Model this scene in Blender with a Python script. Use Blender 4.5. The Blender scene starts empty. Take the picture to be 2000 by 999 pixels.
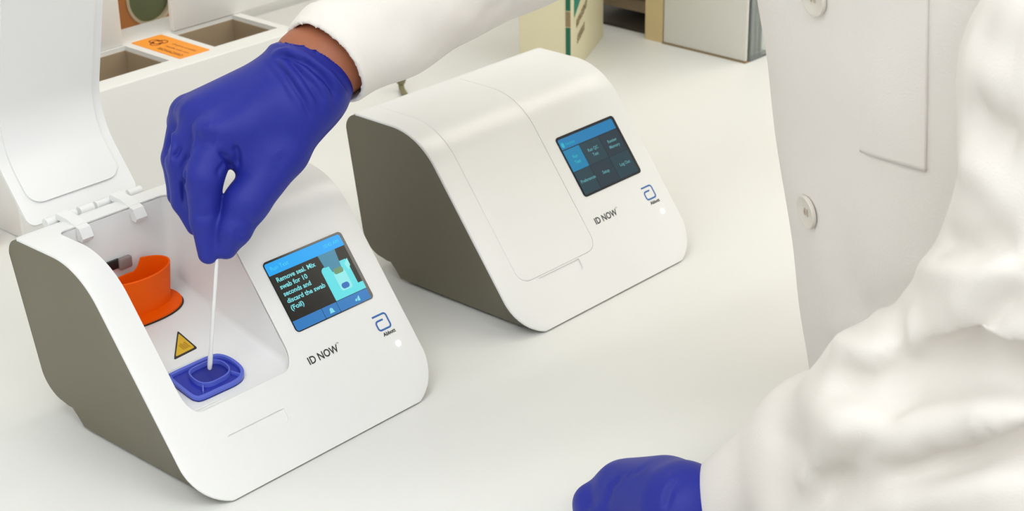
import bpy, bmesh, math
import numpy as np
from mathutils import Vector, Matrix
from mathutils.bvhtree import BVHTree
from mathutils.geometry import tessellate_polygon

scene = bpy.context.scene
COL = scene.collection

# ------------------------------------------------------------------ camera
F_PX = 3382.22
CAM_Z = 0.575
PITCH, ROLL = 0.42955, -0.0188
cp, sp = math.cos(PITCH), math.sin(PITCH)
fwd = Vector((0, cp, -sp)); up0 = Vector((0, sp, cp)); rt0 = Vector((1, 0, 0))
c_, s_ = math.cos(ROLL), math.sin(ROLL)
rt = c_ * rt0 + s_ * up0
up = -s_ * rt0 + c_ * up0
cam_d = bpy.data.cameras.new('camera'); cam = bpy.data.objects.new('camera', cam_d); COL.objects.link(cam)
cam_d.sensor_width = 36.0; cam_d.lens = F_PX / 2000 * 36.0; cam_d.clip_start = 0.02
Mc = Matrix((rt, up, -fwd)).transposed().to_4x4(); Mc.translation = (0, 0, CAM_Z)
cam.matrix_world = Mc
cam_d.dof.use_dof = True; cam_d.dof.focus_distance = 1.09; cam_d.dof.aperture_fstop = 20
scene.camera = cam
CAMP = Vector((0, 0, CAM_Z))

# ------------------------------------------------------------------ colour management, world
vs = scene.view_settings
vs.view_transform = 'Standard'; vs.look = 'None'; vs.gamma = 1.0; vs.exposure = -0.10
vs.use_curve_mapping = False
w = bpy.data.worlds.new('world'); scene.world = w; w.use_nodes = True
w.node_tree.nodes['Background'].inputs[0].default_value = (1.0, 0.98, 0.95, 1)
w.node_tree.nodes['Background'].inputs[1].default_value = 0.5

# bench frame: u along the bench, v towards the wall behind it
TH = 0.824
U = Vector((math.cos(TH), math.sin(TH), 0)); V = Vector((-math.sin(TH), math.cos(TH), 0))
O1 = Vector((-0.11682, 0.95850, 0))
def bw(u, v, z=0.0): return O1 + u * U + v * V + Vector((0, 0, z))

def area(name, loc, target, sx, sy, power, color):
    l = bpy.data.lights.new(name, 'AREA'); l.shape = 'RECTANGLE'; l.size = sx; l.size_y = sy
    l.energy = power; l.color = color
    o = bpy.data.objects.new(name, l); COL.objects.link(o)
    o.location = loc
    d = (Vector(target) - Vector(loc)).normalized()
    x = U - U.dot(d) * d; x.normalize(); y = (-d).cross(x)
    o.matrix_world = Matrix((x, y, -d)).transposed().to_4x4(); o.matrix_world.translation = Vector(loc)
    return o
CEIL = 1.62
COOL = (0.85, 0.955, 1.06); WARM = (1.0, 0.88, 0.62)
LIGHTS = [  # u, v, length, width, power, colour
    (-1.25, -0.45, 1.2, 0.60, 6.3, COOL),
    (-1.25, -1.75, 1.2, 0.60, 6.3, COOL),
    (0.15, -0.95, 1.2, 0.60, 5.9, COOL),
    (0.15, -2.25, 1.2, 0.60, 4.6, COOL),
    (1.60, -0.10, 1.2, 0.60, 4.3, WARM),
    (1.60, -1.50, 1.2, 0.60, 4.3, WARM),
]
for (u, v, L, W_, p, c) in LIGHTS:
    area('ceiling_lamp', bw(u, v, CEIL - 0.03), bw(u, v, 0), L, W_, p, c)
TUBE = (0.25, 0.50, 0.50, 0.035, 2.0)
area('tube_lamp', bw(TUBE[0], TUBE[1], CEIL - 0.07), bw(TUBE[0], TUBE[1], 0), TUBE[2], TUBE[3], TUBE[4], (1, .98, .93))

# ------------------------------------------------------------------ materials
def mat(name, col, rough=0.5, spec=0.5, coat=0.0, metal=0.0, emis=None, estr=0.0, bump=None, noise=None, trans=0.0, sss=0.0, ior=None, alpha=None):
    m = bpy.data.materials.new(name); m.use_nodes = True
    nt = m.node_tree; b = nt.nodes['Principled BSDF']
    b.inputs['Base Color'].default_value = (*col, 1); b.inputs['Roughness'].default_value = rough
    b.inputs['Specular IOR Level'].default_value = spec; b.inputs['Metallic'].default_value = metal
    b.inputs['Coat Weight'].default_value = coat; b.inputs['Coat Roughness'].default_value = 0.08
    b.inputs['Transmission Weight'].default_value = trans
    if ior: b.inputs['IOR'].default_value = ior
    if sss:
        b.inputs['Subsurface Weight'].default_value = sss; b.inputs['Subsurface Scale'].default_value = 0.004
    if emis:
        b.inputs['Emission Color'].default_value = (*emis, 1); b.inputs['Emission Strength'].default_value = estr
    tc = nt.nodes.new('ShaderNodeTexCoord')
    if noise:   # (scale, amount): faint variation of the material's own colour
        n = nt.nodes.new('ShaderNodeTexNoise'); n.inputs['Scale'].default_value = noise[0]; n.inputs['Detail'].default_value = 4
        nt.links.new(tc.outputs['Object'], n.inputs['Vector'])
        r = nt.nodes.new('ShaderNodeMapRange'); r.inputs['To Min'].default_value = 1 - noise[1]; r.inputs['To Max'].default_value = 1 + noise[1]
        nt.links.new(n.outputs['Fac'], r.inputs['Value'])
        mx = nt.nodes.new('ShaderNodeVectorMath'); mx.operation = 'SCALE'; mx.inputs[0].default_value = col
        nt.links.new(r.outputs['Result'], mx.inputs['Scale']); nt.links.new(mx.outputs['Vector'], b.inputs['Base Color'])
    if bump:    # (scale, distance, kind)
        if len(bump) > 2 and bump[2] == 'weave':
            n = nt.nodes.new('ShaderNodeTexWave'); n.inputs['Scale'].default_value = bump[0]; n.inputs['Distortion'].default_value = 1.0
        else:
            n = nt.nodes.new('ShaderNodeTexNoise'); n.inputs['Scale'].default_value = bump[0]; n.inputs['Detail'].default_value = 5
        nt.links.new(tc.outputs['Object'], n.inputs['Vector'])
        bp = nt.nodes.new('ShaderNodeBump'); bp.inputs['Distance'].default_value = bump[1]; bp.inputs['Strength'].default_value = 0.6
        nt.links.new(n.outputs[1] if n.bl_idname == 'ShaderNodeTexWave' else n.outputs['Fac'], bp.inputs['Height'])
        nt.links.new(bp.outputs['Normal'], b.inputs['Normal'])
    return m
M = dict(
    shell=mat('white_plastic', (0.84, 0.84, 0.83), 0.30, 0.5, noise=(3, .004)),
    tray=mat('white_tray_plastic', (0.83, 0.83, 0.82), 0.3, 0.5, noise=(4, .004)),
    body=mat('grey_plastic', (0.165, 0.150, 0.103), 0.42, 0.45, noise=(5, .02)),
    glass=mat('screen_glass', (0.004, 0.006, 0.008), 0.12, 0.5, noise=(9, .01)),
    black=mat('black_plastic', (0.012, 0.012, 0.012), 0.4, noise=(9, .01)),
    ink=mat('black_ink', (0.02, 0.022, 0.024), 0.5, noise=(9, .01)),
    blueink=mat('blue_ink', (0.02, 0.13, 0.42), 0.4, noise=(9, .01)),
    led=mat('status_light', (1, 1, 1), 0.3, emis=(1, 1, 1), estr=1.1, noise=(9, .001)),
    orange=mat('orange_plastic', (0.95, 0.115, 0.0), 0.45, 0.15, noise=(9, .01)),
    bluep=mat('blue_plastic', (0.018, 0.03, 0.36), 0.3, 0.5, noise=(9, .01)),
    blueedge=mat('pale_blue_plastic_edge', (0.10, 0.14, 0.62), 0.3, 0.5, noise=(9, .01)),
    yellow=mat('yellow_print', (0.72, 0.45, 0.02), 0.45, noise=(40, .05)),
    darkyellow=mat('brown_print', (0.50, 0.27, 0.01), 0.45, noise=(40, .03)),
    swab=mat('white_swab', (0.85, 0.85, 0.85), 0.4, noise=(9, .01)),
    glove=mat('blue_nitrile', (0.018, 0.027, 0.30), 0.48, 0.28, bump=(900, .0002), noise=(25, .05)),
    skin=mat('skin', (0.40, 0.14, 0.07), 0.5, 0.4, noise=(60, .08), bump=(300, .0003)),
    hair=mat('dark_hair', (0.02, 0.013, 0.01), 0.5, bump=(200, .001)),
    coat=mat('white_cotton', (0.885, 0.845, 0.80), 0.85, 0.15, bump=(900, .0003), noise=(6, .01)),
    button=mat('cream_button', (0.78, 0.74, 0.66), 0.35, noise=(30, .02)),
    thread=mat('beige_thread', (0.60, 0.52, 0.42), 0.7, noise=(30, .05)),
    trousers=mat('navy_cloth', (0.03, 0.035, 0.06), 0.9, bump=(500, .0003)),
    bench=mat('pale_laminate', (0.80, 0.80, 0.77), 0.42, 0.35, noise=(2.5, .008)),
    bench_side=mat('grey_cabinet', (0.55, 0.55, 0.53), 0.5, noise=(3, .02)),
    floor=mat('vinyl_floor', (0.42, 0.41, 0.39), 0.45, noise=(8, .06)),
    wall=mat('painted_wall', (0.82, 0.81, 0.78), 0.8, bump=(120, .0004), noise=(2, .01)),
    ceil=mat('ceiling_paint', (0.86, 0.86, 0.84), 0.9, noise=(2, .01)),
    fixture=mat('lamp_housing', (0.8, 0.8, 0.8), 0.4, noise=(3, .01)),
    lamp=mat('lamp_diffuser', (0.9, 0.9, 0.9), 0.5, emis=(1, .98, .94), estr=3.0, noise=(3, .01)),
    rack=mat('white_rack_plastic', (0.82, 0.81, 0.78), 0.35, noise=(5, .01)),
    cavity=mat('brown_well_inside', (0.36, 0.27, 0.17), 0.7, noise=(9, .15)),
    carton=mat('white_carton', (0.78, 0.765, 0.73), 0.6, noise=(5, .02)),
    label=mat('orange_label', (0.95, 0.33, 0.01), 0.45, noise=(20, .03)),
    labelink=mat('label_ink', (0.33, 0.07, 0.004), 0.5, noise=(20, .05)),
    tape=mat('orange_tape', (0.55, 0.20, 0.05), 0.5, noise=(20, .06)),
    core=mat('beige_core', (0.62, 0.52, 0.36), 0.7, noise=(20, .05)),
    green=mat('olive_green_plastic', (0.15, 0.17, 0.08), 0.6, noise=(20, .08)),
    teal=mat('teal_print', (0.01, 0.24, 0.17), 0.5, noise=(20, .03)),
    dkgreen=mat('dark_green_print', (0.005, 0.12, 0.06), 0.5, noise=(20, .05)),
    cream=mat('cream_carton', (0.76, 0.70, 0.47), 0.6, noise=(8, .03)),
    brownink=mat('brown_ink', (0.28, 0.20, 0.10), 0.6, noise=(20, .05)),
    wood=mat('pale_wood', (0.60, 0.47, 0.24), 0.55, noise=(15, .08)),
    dark=mat('dark_brown_shelf', (0.03, 0.022, 0.012), 0.6, noise=(15, .2)),
    brown=mat('brown_paper', (0.33, 0.25, 0.16), 0.7, noise=(18, .15)),
    acrylic=mat('clear_acrylic', (0.92, 0.97, 0.95), 0.05, trans=0.92, ior=1.45, noise=(5, .005)),
    panel=mat('frosted_white_panel', (0.70, 0.68, 0.63), 0.4, noise=(5, .01)),
    greyp=mat('grey_leaflet', (0.45, 0.46, 0.42), 0.5, noise=(30, .2)),
    olive=mat('olive_cable', (0.22, 0.20, 0.10), 0.5, noise=(30, .05)),
)
def emat(name, col, s=1.0):
    return mat(name, (0.0, 0.0, 0.0), 0.25, 0.3, emis=col, estr=s)
def srgb(r, g, b):
    f = lambda c: ((c / 255 + .055) / 1.055) ** 2.4 if c > 10 else c / 255 / 12.92
    return (f(r), f(g), f(b))
E_ = dict(
    hdr=emat('screen_bright_blue', srgb(25, 170, 250)), hdrtxt=emat('screen_cyan', srgb(70, 215, 250)),
    bg=emat('screen_black', srgb(30, 29, 27)), txt=emat('screen_text_cyan', srgb(130, 225, 232)),
    btn=emat('screen_button_blue', srgb(48, 125, 195)), icon=emat('screen_icon', srgb(130, 225, 240)),
    pic=emat('screen_picture_cyan', srgb(100, 228, 235)), pic2=emat('screen_picture_light', srgb(150, 240, 240)),
    pic3=emat('screen_picture_steel', srgb(70, 140, 170)), pic4=emat('screen_picture_blue', srgb(40, 110, 190)),
    pic5=emat('screen_picture_olive', srgb(110, 150, 110)),
    hdr2=emat('dim_header_blue', srgb(20, 125, 180)), hdr2t=emat('dim_header_cyan', srgb(40, 180, 200)),
    tile=emat('dim_tile', srgb(34, 52, 66)), tile2=emat('dim_tile_slate', srgb(32, 62, 74)), sel=emat('dim_selected_tile', srgb(14, 130, 175)),
    txt2=emat('dim_text', srgb(95, 160, 165)), sel_t=emat('dim_selected_text', srgb(50, 180, 190)),
)

# ------------------------------------------------------------------ object helpers
def link(o, parent=None):
    COL.objects.link(o)
    if parent is not None: o.parent = parent
    return o
def thing(name, label, cat, loc=(0, 0, 0), rz=0.0, group=None):
    o = bpy.data.objects.new(name, None); link(o); o.location = loc; o.rotation_euler = (0, 0, rz)
    o.empty_display_size = 0.05
    o['label'] = label; o['category'] = cat
    if group: o['group'] = group
    return o
def meshobj(name, verts, faces, m, parent=None, smooth=True, label=None, cat=None, group=None, angle=40):
    me = bpy.data.meshes.new(name)
    me.from_pydata([tuple(v) for v in verts], [], [tuple(f) for f in faces])
    me.materials.append(m); me.update()
    bm = bmesh.new(); bm.from_mesh(me); bmesh.ops.recalc_face_normals(bm, faces=bm.faces); 
    if smooth:
        for f in bm.faces: f.smooth = True
        for e in bm.edges:
            if len(e.link_faces) == 2 and e.calc_face_angle(0) > math.radians(angle): e.smooth = False
    bm.to_mesh(me); bm.free()
    o = link(bpy.data.objects.new(name, me), parent)
    if label: o['label'] = label
    if cat: o['category'] = cat
    if group: o['group'] = group
    return o
def box(name, x0, x1, y0, y1, z0, z1, m, parent=None, bevel=0.0, **kw):
    v = [(x, y, z) for x in (x0, x1) for y in (y0, y1) for z in (z0, z1)]
    f = [(0, 1, 3, 2), (4, 6, 7, 5), (0, 4, 5, 1), (2, 3, 7, 6), (0, 2, 6, 4), (1, 5, 7, 3)]
    if bevel:
        bm = bmesh.new(); vv = [bm.verts.new(p) for p in v]
        for q in f: bm.faces.new([vv[i] for i in q])
        bmesh.ops.recalc_face_normals(bm, faces=bm.faces)
        bmesh.ops.bevel(bm, geom=list(bm.edges), offset=bevel, segments=3, affect='EDGES', profile=.5)
        v = [tuple(p.co) for p in bm.verts]; bm.verts.index_update(); f = [[p.index for p in q.verts] for q in bm.faces]; bm.free()
    return meshobj(name, v, f, m, parent, smooth=bool(bevel), angle=50, **kw)
def prism(name, pts, z0, z1, m, parent=None, T=None, **kw):
    """closed outline pts (x,y) extruded between heights; T maps (x,y,z) to space; z0/z1 may be functions of (x,y)"""
    T = T or (lambda x, y, z: (x, y, z))
    g0 = z0 if callable(z0) else (lambda x, y: z0); g1 = z1 if callable(z1) else (lambda x, y: z1)
    n = len(pts)
    v = [T(x, y, g0(x, y)) for x, y in pts] + [T(x, y, g1(x, y)) for x, y in pts]
    tri = tessellate_polygon([[Vector((x, y, 0)) for x, y in pts]])
    f = [tuple(t) for t in tri] + [tuple(i + n for i in t) for t in tri]
    f += [(i, (i + 1) % n, n + (i + 1) % n, n + i) for i in range(n)]
    return meshobj(name, v, f, m, parent, **kw)
def rrect(x0, x1, y0, y1, r, n=6):
    rs = r if isinstance(r, (list, tuple)) else (r, r, r, r)   # bl, br, tr, tl
    out = []
    for (cx, cy, a0, rr) in ((x0 + rs[0], y0 + rs[0], math.pi, rs[0]), (x1 - rs[1], y0 + rs[1], 1.5 * math.pi, rs[1]), (x1 - rs[2], y1 - rs[2], 0, rs[2]), (x0 + rs[3], y1 - rs[3], .5 * math.pi, rs[3])):
        for i in range(n + 1):
            a = a0 + i / n * math.pi / 2
            out.append((cx + rr * math.cos(a), cy + rr * math.sin(a)))
    return out
def tube(pts, rad, n=10, cap=True):
    """tube mesh (verts, faces) along points"""
    pts = [Vector(p) for p in pts]; rads = rad if isinstance(rad, (list, tuple)) else [rad] * len(pts)
    V_, F_ = [], []
    t0 = (pts[1] - pts[0]).normalized(); a = t0.orthogonal().normalized()
    for i, p in enumerate(pts):
        t = (pts[min(i + 1, len(pts) - 1)] - pts[max(i - 1, 0)]).normalized()
        a = (a - a.dot(t) * t).normalized(); b = t.cross(a)
        for k in range(n):
            q = 2 * math.pi * k / n; V_.append(p + rads[i] * (math.cos(q) * a + math.sin(q) * b))
    for i in range(len(pts) - 1):
        for k in range(n):
            F_.append((i * n + k, i * n + (k + 1) % n, (i + 1) * n + (k + 1) % n, (i + 1) * n + k))
    if cap: F_.append(tuple(range(n))[::-1]); F_.append(tuple((len(pts) - 1) * n + k for k in range(n)))
    return V_, F_
def text_polys(body, size, font_align='LEFT', spacing=1.0, bold=0.0):
    cu = bpy.data.curves.new('text', 'FONT'); cu.body = body; cu.size = size; cu.align_x = font_align
    cu.space_character = spacing; cu.offset = bold; cu.resolution_u = 3
    o = bpy.data.objects.new('text', cu); COL.objects.link(o)
    dg = bpy.context.evaluated_depsgraph_get(); dg.update()
    me = bpy.data.meshes.new_from_object(o.evaluated_get(dg))
    v = [tuple(p.co) for p in me.vertices]; f = [tuple(p.vertices) for p in me.polygons]
    bpy.data.objects.remove(o); bpy.data.curves.remove(cu); bpy.data.meshes.remove(me)
    return v, f
def text(name, body, size, T, m, parent, align='LEFT', spacing=1.0, bold=0.0, width=None, **kw):
    v, f = text_polys(body, size, align, spacing, bold)
    if width:
        w0 = max(p[0] for p in v) - min(p[0] for p in v); k = width / w0; v = [(p[0] * k, p[1], 0) for p in v]
    return meshobj(name, [T(p[0], p[1]) for p in v], f, m, parent, smooth=False, **kw)
def boolean(o, cutter, mat_=None):
    md = o.modifiers.new('cut', 'BOOLEAN'); md.operation = 'DIFFERENCE'; md.solver = 'EXACT'; md.object = cutter
    cutter.parent = o.parent
    dg = bpy.context.evaluated_depsgraph_get(); dg.update()
    me = bpy.data.meshes.new_from_object(o.evaluated_get(dg))
    o.modifiers.clear(); old = o.data; o.data = me; bpy.data.meshes.remove(old)
    bm = bmesh.new(); bm.from_mesh(me)
    for f in bm.faces: f.smooth = True
    for e in bm.edges:
        if len(e.link_faces) == 2: e.smooth = e.calc_face_angle(0) < math.radians(35)
    bm.to_mesh(me); bm.free()
    bpy.data.objects.remove(cutter)

# ------------------------------------------------------------------ room
US0, US1, VS0, VS1 = -1.9, 2.5, -2.9, 0.80
def struct(o): o['kind'] = 'structure'; return o
def room_box(name, u0, u1, v0, v1, z0, z1, m):
    o = box(name, u0, u1, v0, v1, z0, z1, m); o.location = O1; o.rotation_euler = (0, 0, TH); return struct(o)
FLOOR = -0.90
room_box('floor', US0, US1, VS0, VS1, FLOOR - .05, FLOOR, M['floor'])
room_box('ceiling', US0, US1, VS0, VS1, CEIL, CEIL + .05, M['ceil'])
room_box('wall_back', US0, US1, VS1, VS1 + .06, FLOOR, CEIL, M['wall'])
room_box('wall_front', US0, US1, VS0 - .06, VS0, FLOOR, CEIL, M['wall'])
room_box('wall_left', US0 - .06, US0, VS0, VS1, FLOOR, CEIL, M['wall'])
room_box('wall_right', US1, US1 + .06, VS0, VS1, FLOOR, CEIL, M['wall'])
for i, (u, v, L, W_, p, c) in enumerate(LIGHTS):
    where = ['above the left end of the bench', 'behind and left of the camera', 'just in front of the bench', 'far behind the camera', 'above the right end of the bench', 'behind the person on the right'][i]
    t = thing('ceiling_light', 'flat rectangular ceiling light panel ' + where, 'ceiling light', bw(u, v, CEIL), TH, 'ceiling light panels')
    box('housing', -L / 2 - .03, L / 2 + .03, -W_ / 2 - .03, W_ / 2 + .03, -.02, 0, M['fixture'], t)
    box('diffuser', -L / 2, L / 2, -W_ / 2, W_ / 2, -.026, -.02, M['lamp'], t)
t = thing('tube_light', 'slim fluorescent tube light close to the wall above the bench', 'ceiling light', bw(TUBE[0], TUBE[1], CEIL), TH)
box('housing', -TUBE[2] / 2 - .02, TUBE[2] / 2 + .02, -.035, .035, -.05, 0, M['fixture'], t)

# bench
bench = thing('laboratory_bench', 'long pale laminate laboratory bench the two machines stand on', 'bench', bw(0, 0, 0), TH)
box('worktop', -1.6, 2.2, -0.20, 0.79, -0.035, 0.0, M['bench'], bench, bevel=.003)
for i in range(6):
    u0 = -1.58 + i * .63
    cb = box('cupboard', u0, u0 + .62, -0.14, 0.78, FLOOR + .1, -0.036, M['bench_side'], bench)
    dr = box('cupboard_door', u0 + .006, u0 + .614, -0.16, -0.141, FLOOR + .12, -0.06, M['bench_side'], cb)
box('plinth', -1.56, 2.18, -0.09, 0.78, FLOOR, FLOOR + .1, M['black'], bench)

# ------------------------------------------------------------------ the two analysers
A = 0.9228; CA, SA = math.cos(A), math.sin(A)
HW = 0.1035; TOPZ = 0.1365; BACKY = 0.1815
R1 = 0.055
yc = TOPZ / math.tan(A); tan1 = R1 * math.tan(A / 2)
prof = []            # (y, z, ny, nz)
def add(y, z, ny, nz): prof.append((y, z, ny, nz))
sl = TOPZ / SA - tan1
for i in range(37): s = .0022 + (sl - .0022) * i / 36; add(s * CA, s * SA, -SA, CA)
cx, cz = yc + tan1, TOPZ - R1
for i in range(1, 19): a = A - A * i / 18; add(cx - R1 * math.sin(a), cz + R1 * math.cos(a), -math.sin(a), math.cos(a))
R2 = .014; ye = BACKY - R2
for i in range(1, 9): y = cx + (ye - cx) * i / 8; add(y, TOPZ, 0, 1)
for i in range(1, 11): a = i / 10 * math.pi / 2; add(ye + R2 * math.sin(a), TOPZ - R2 + R2 * math.cos(a), math.sin(a), math.cos(a))
for i in range(1, 11): z = TOPZ - R2 + (.035 - TOPZ + R2) * i / 10; add(BACKY, z, 1, 0)
R3 = .02
for i in range(1, 4): a = i / 8 * math.pi / 2; add(BACKY - R3 + R3 * math.cos(a), .035 - R3 * math.sin(a), math.cos(a), -math.sin(a))
P_ = np.array(prof); tt = np.concatenate([[0], np.cumsum(np.hypot(np.diff(P_[:, 0]), np.diff(P_[:, 1])))]) + .0022
def surf(x, t, h=0.0):
    y, z, ny, nz = [float(np.interp(t, tt, P_[:, k])) for k in range(4)]
    l = math.hypot(ny, nz); return (x, y + h * ny / l, z + h * nz / l)
def topz(y):       # height of the shell above (x, y) on slope and top
    k = 37 + 18 + 8
    return float(np.interp(y, P_[:k, 0], P_[:k, 1]))
def t_of_y(y):
    k = 37 + 18 + 8
    return float(np.interp(y, P_[:k, 0], tt[:k]))
RC = 0.035
T_BACK = float(tt[37 + 18 + 8])
def xedge(t):
    if t < RC: return HW - RC + math.sqrt(max(0, RC * RC - (RC - t) ** 2))
    if t > T_BACK: return HW - .0135 * max(0, 1 - surf(0, t)[2] / TOPZ) - min(.004, (t - T_BACK) * .5)
    return HW
def slab(ts, xl, xr, htop, hbot, edge=0.0, nc=14, T=None):
    """sheet between two x limits along t, thick from hbot to htop, with softened long edges"""
    T = T or surf
    V_, F_ = [], []
    for t in ts:
        a, b = xl(t), xr(t); xs = []
        if edge:
            for k in range(4): d = edge * (1 - math.cos(k / 4 * math.pi / 2)); xs.append((a + d, -(edge - math.sqrt(max(0, edge * edge - (edge - d) ** 2)))))
            for k in range(nc + 1): xs.append((a + edge + (b - a - 2 * edge) * k / nc, 0))
            for k in range(3, -1, -1): d = edge * (1 - math.cos(k / 4 * math.pi / 2)); xs.append((b - d, -(edge - math.sqrt(max(0, edge * edge - (edge - d) ** 2)))))
        else:
            for k in range(nc + 1): xs.append((a + (b - a) * k / nc, 0))
        for x, h in xs: V_.append(T(x, t, htop + h))
        for x, h in xs: V_.append(T(x, t, hbot))
    n = len(xs)
    for i in range(len(ts) - 1):
        o = i * 2 * n; p = o + 2 * n
        for k in range(n - 1):
            F_.append((o + k, o + k + 1, p + k + 1, p + k)); F_.append((o + n + k, p + n + k, p + n + k + 1, o + n + k + 1))
        F_.append((o, p, p + n, o + n)); F_.append((o + n - 1, o + 2 * n - 1, p + 2 * n - 1, p + n - 1))
    for o in (0, (len(ts) - 1) * 2 * n):
        for k in range(n - 1): F_.append((o + k, o + n + k, o + n + k + 1, o + k + 1))
    return V_, F_
def zbase(y):
    if y < .145: z = .003
    elif y < .152: z = .003 + .011 * (y - .145) / .007
    else: z = .0145
    if y > BACKY - R3: z = .0155 + R3 - math.sqrt(max(0, R3 * R3 - (y - BACKY + R3) ** 2))
    return z
def inset(z): return .0008 + .0135 * max(0, 1 - z / TOPZ)
FLOORF = lambda x, y: .046 + (y - .04) * .235
PX0, PX1, PY0, PY1 = -.0815, .004, .0357, .157
def build_analyser(label, loc, rz, opened):
    root = thing('benchtop_analyser', label, 'analyser', loc, rz, 'white benchtop analysers')
    ts = sorted(set([round(t, 6) for t in list(tt)] + [.0024 + RC * (1 - math.cos(k / 10 * math.pi / 2)) for k in range(10)]))
    v, f = slab(ts, lambda t: -xedge(t), xedge, 0, -.0016, edge=.0012)
    shell = meshobj('shell', v, f, M['shell'], root, angle=50)
    # body under the shell: side walls, underside, back
    V_, F_ = [], []
    for t in ts:
        off = -.0013 if t < T_BACK else -.0013 + .0013 * min(1, (t - T_BACK) / .018)
        _, y, z = surf(0, t, off)
        z = max(z, .0016)
        xe = min(HW, xedge(t) if t < T_BACK else HW) - .0005
        yb = y; zb = min(zbase(yb), z - .0004)
        V_ += [(-xe, y, z), (xe, y, z), (xe - inset(zb), y, zb), (-(xe - inset(zb)), y, zb)]
    n = len(ts)
    # keep the part of the section in front of the back wall; close with a back face
    cut = max(i for i in range(n) if ts[i] <= T_BACK + .0222)
    for i in range(cut):
        a = i * 4; b = a + 4
        F_ += [(a, a + 1, b + 1, b), (a + 1, a + 2, b + 2, b + 1), (a + 2, a + 3, b + 3, b + 2), (a + 3, a, b, b + 3)]
    F_ += [(3, 2, 1, 0), (cut * 4, cut * 4 + 1, cut * 4 + 2, cut * 4 + 3)]
    V_ = V_[:cut * 4 + 4]
    body = meshobj('body', V_, F_, M['body'], root, angle=30, label='grey side walls under the white shell')
    if opened:
        o_ = rrect(PX0, PX1, PY0, PY1, (.010, .010, .006, .006))
        boolean(shell, prism('cut', o_, .02, .2, M['tray']))
        o2 = rrect(PX0 - .002, PX1 + .002, PY0 - .002, PY1 + .002, (.011, .011, .007, .007))
        boolean(body, prism('cut', o2, lambda x, y: FLOORF(x, y) - .012, .2, M['tray']))
        # recessed tray: walls and sloping floor
        dense = []
        for i, p in enumerate(o_):
            q = o_[(i + 1) % len(o_)]; k = max(1, int(math.hypot(q[0] - p[0], q[1] - p[1]) / .006))
            for j in range(k): dense.append((p[0] + (q[0] - p[0]) * j / k, p[1] + (q[1] - p[1]) * j / k))
        n = len(dense); rf = .0035
        cxm, cym = (PX0 + PX1) / 2, (PY0 + PY1) / 2
        V_ = [(x, y, topz(y) - .0008) for x, y in dense]
        rings = [(0, rf), (.0010, .0010), (rf, 0)]
        hx, hy = (PX1 - PX0) / 2, (PY1 - PY0) / 2
        for (ins, hh) in rings:
            for x, y in dense:
                xx = cxm + (x - cxm) * (1 - ins / hx); yy = cym + (y - cym) * (1 - ins / hy)
                V_.append((xx, yy, min(FLOORF(xx, yy) + hh, topz(y) - .0014)))
        F_ = []
        for r in range(3):
            for i in range(n): F_.append((r * n + i, r * n + (i + 1) % n, (r + 1) * n + (i + 1) % n, (r + 1) * n + i))
        tri = tessellate_polygon([[Vector(V_[3 * n + i]) for i in range(n)]])
        F_ += [tuple(3 * n + i for i in t_) for t_ in tri]
        tr = meshobj('pocket_tray', V_, F_, M['tray'], root, angle=70, label='white recessed pocket under the raised lid')
        # ridges on the pocket floor
        for (y0, dx0, dx1) in ((.0785, -.074, -.030), (.0805, -.074, -.034), (.0395, -.076, -.050), (.0415, -.078, -.054)):
            vv, ff = tube([(dx0, y0, FLOORF(0, y0) + .0002), (dx1, y0, FLOORF(0, y0) + .0002)], .0007, 8)
            meshobj('floor_ridge', vv, ff, M['tray'], tr)
        # warning triangle
        tri3 = [(-.0315, .1105), (-.0326, .0890), (-.0525, .0880)]
        cx0 = sum(p[0] for p in tri3) / 3; cy0 = sum(p[1] for p in tri3) / 3
        def rtri(k, dz):
            out = []
            P3 = [Vector((cx0 + (p[0] - cx0) * k, cy0 + (p[1] - cy0) * k)) for p in tri3]
            for i in range(3):
                p, a, b = P3[i], P3[i - 1], P3[(i + 1) % 3]
                for s_q in range(5):
                    q = s_q / 4; A0 = p + (a - p) * .08; B0 = p + (b - p) * .08
                    out.append(tuple(A0 * (1 - q) ** 2 + p * 2 * q * (1 - q) + B0 * q * q))
            return out
        wt = prism('warning_triangle', rtri(1, 0), lambda x, y: FLOORF(x, y) - .0001, lambda x, y: FLOORF(x, y) + .0003, M['ink'], root, smooth=False, label='yellow warning triangle with black border')
        prism('yellow_field', rtri(.80, 0), lambda x, y: FLOORF(x, y), lambda x, y: FLOORF(x, y) + .0005, M['yellow'], wt, smooth=False)
        # pressing symbol: a hand-like mark of bars in the field
        for k in range(4):
            bx = cx0 + .0005 + (k - 1.5) * .0016
            by = cy0 - .0005
            prism('symbol_bar', [(bx - .0005, by - .003), (bx + .0005, by - .003), (bx + .0005, by + .002 + .001 * (k % 2)), (bx - .0005, by + .002 + .001 * (k % 2))], lambda x, y: FLOORF(x, y), lambda x, y: FLOORF(x, y) + .0007, M['darkyellow'], wt, smooth=False)
        # lid, swung up about the hinge
        PH = math.radians(128); yh, zh = .1665, .1345; th_ = t_of_y(.1650)
        def lidmap(x, t, h):
            _, y, z = surf(x, t, h); dy, dz = y - yh, z - zh
            return (x, yh + .0205 + math.cos(PH) * dy + math.sin(PH) * dz, zh - .0045 - math.sin(PH) * dy + math.cos(PH) * dz)
        lx0, lx1, lt0 = -.0822, .0035, .0405
        def limits(x0, x1, t0, t1, r0, r1):
            def e(t):
                if t < t0 + r0: return r0 - math.sqrt(max(0, r0 * r0 - (t0 + r0 - t) ** 2))
                if t > t1 - r1: return r1 - math.sqrt(max(0, r1 * r1 - (t - t1 + r1) ** 2))
                return 0
            return (lambda t: x0 + e(t)), (lambda t: x1 - e(t))
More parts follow.
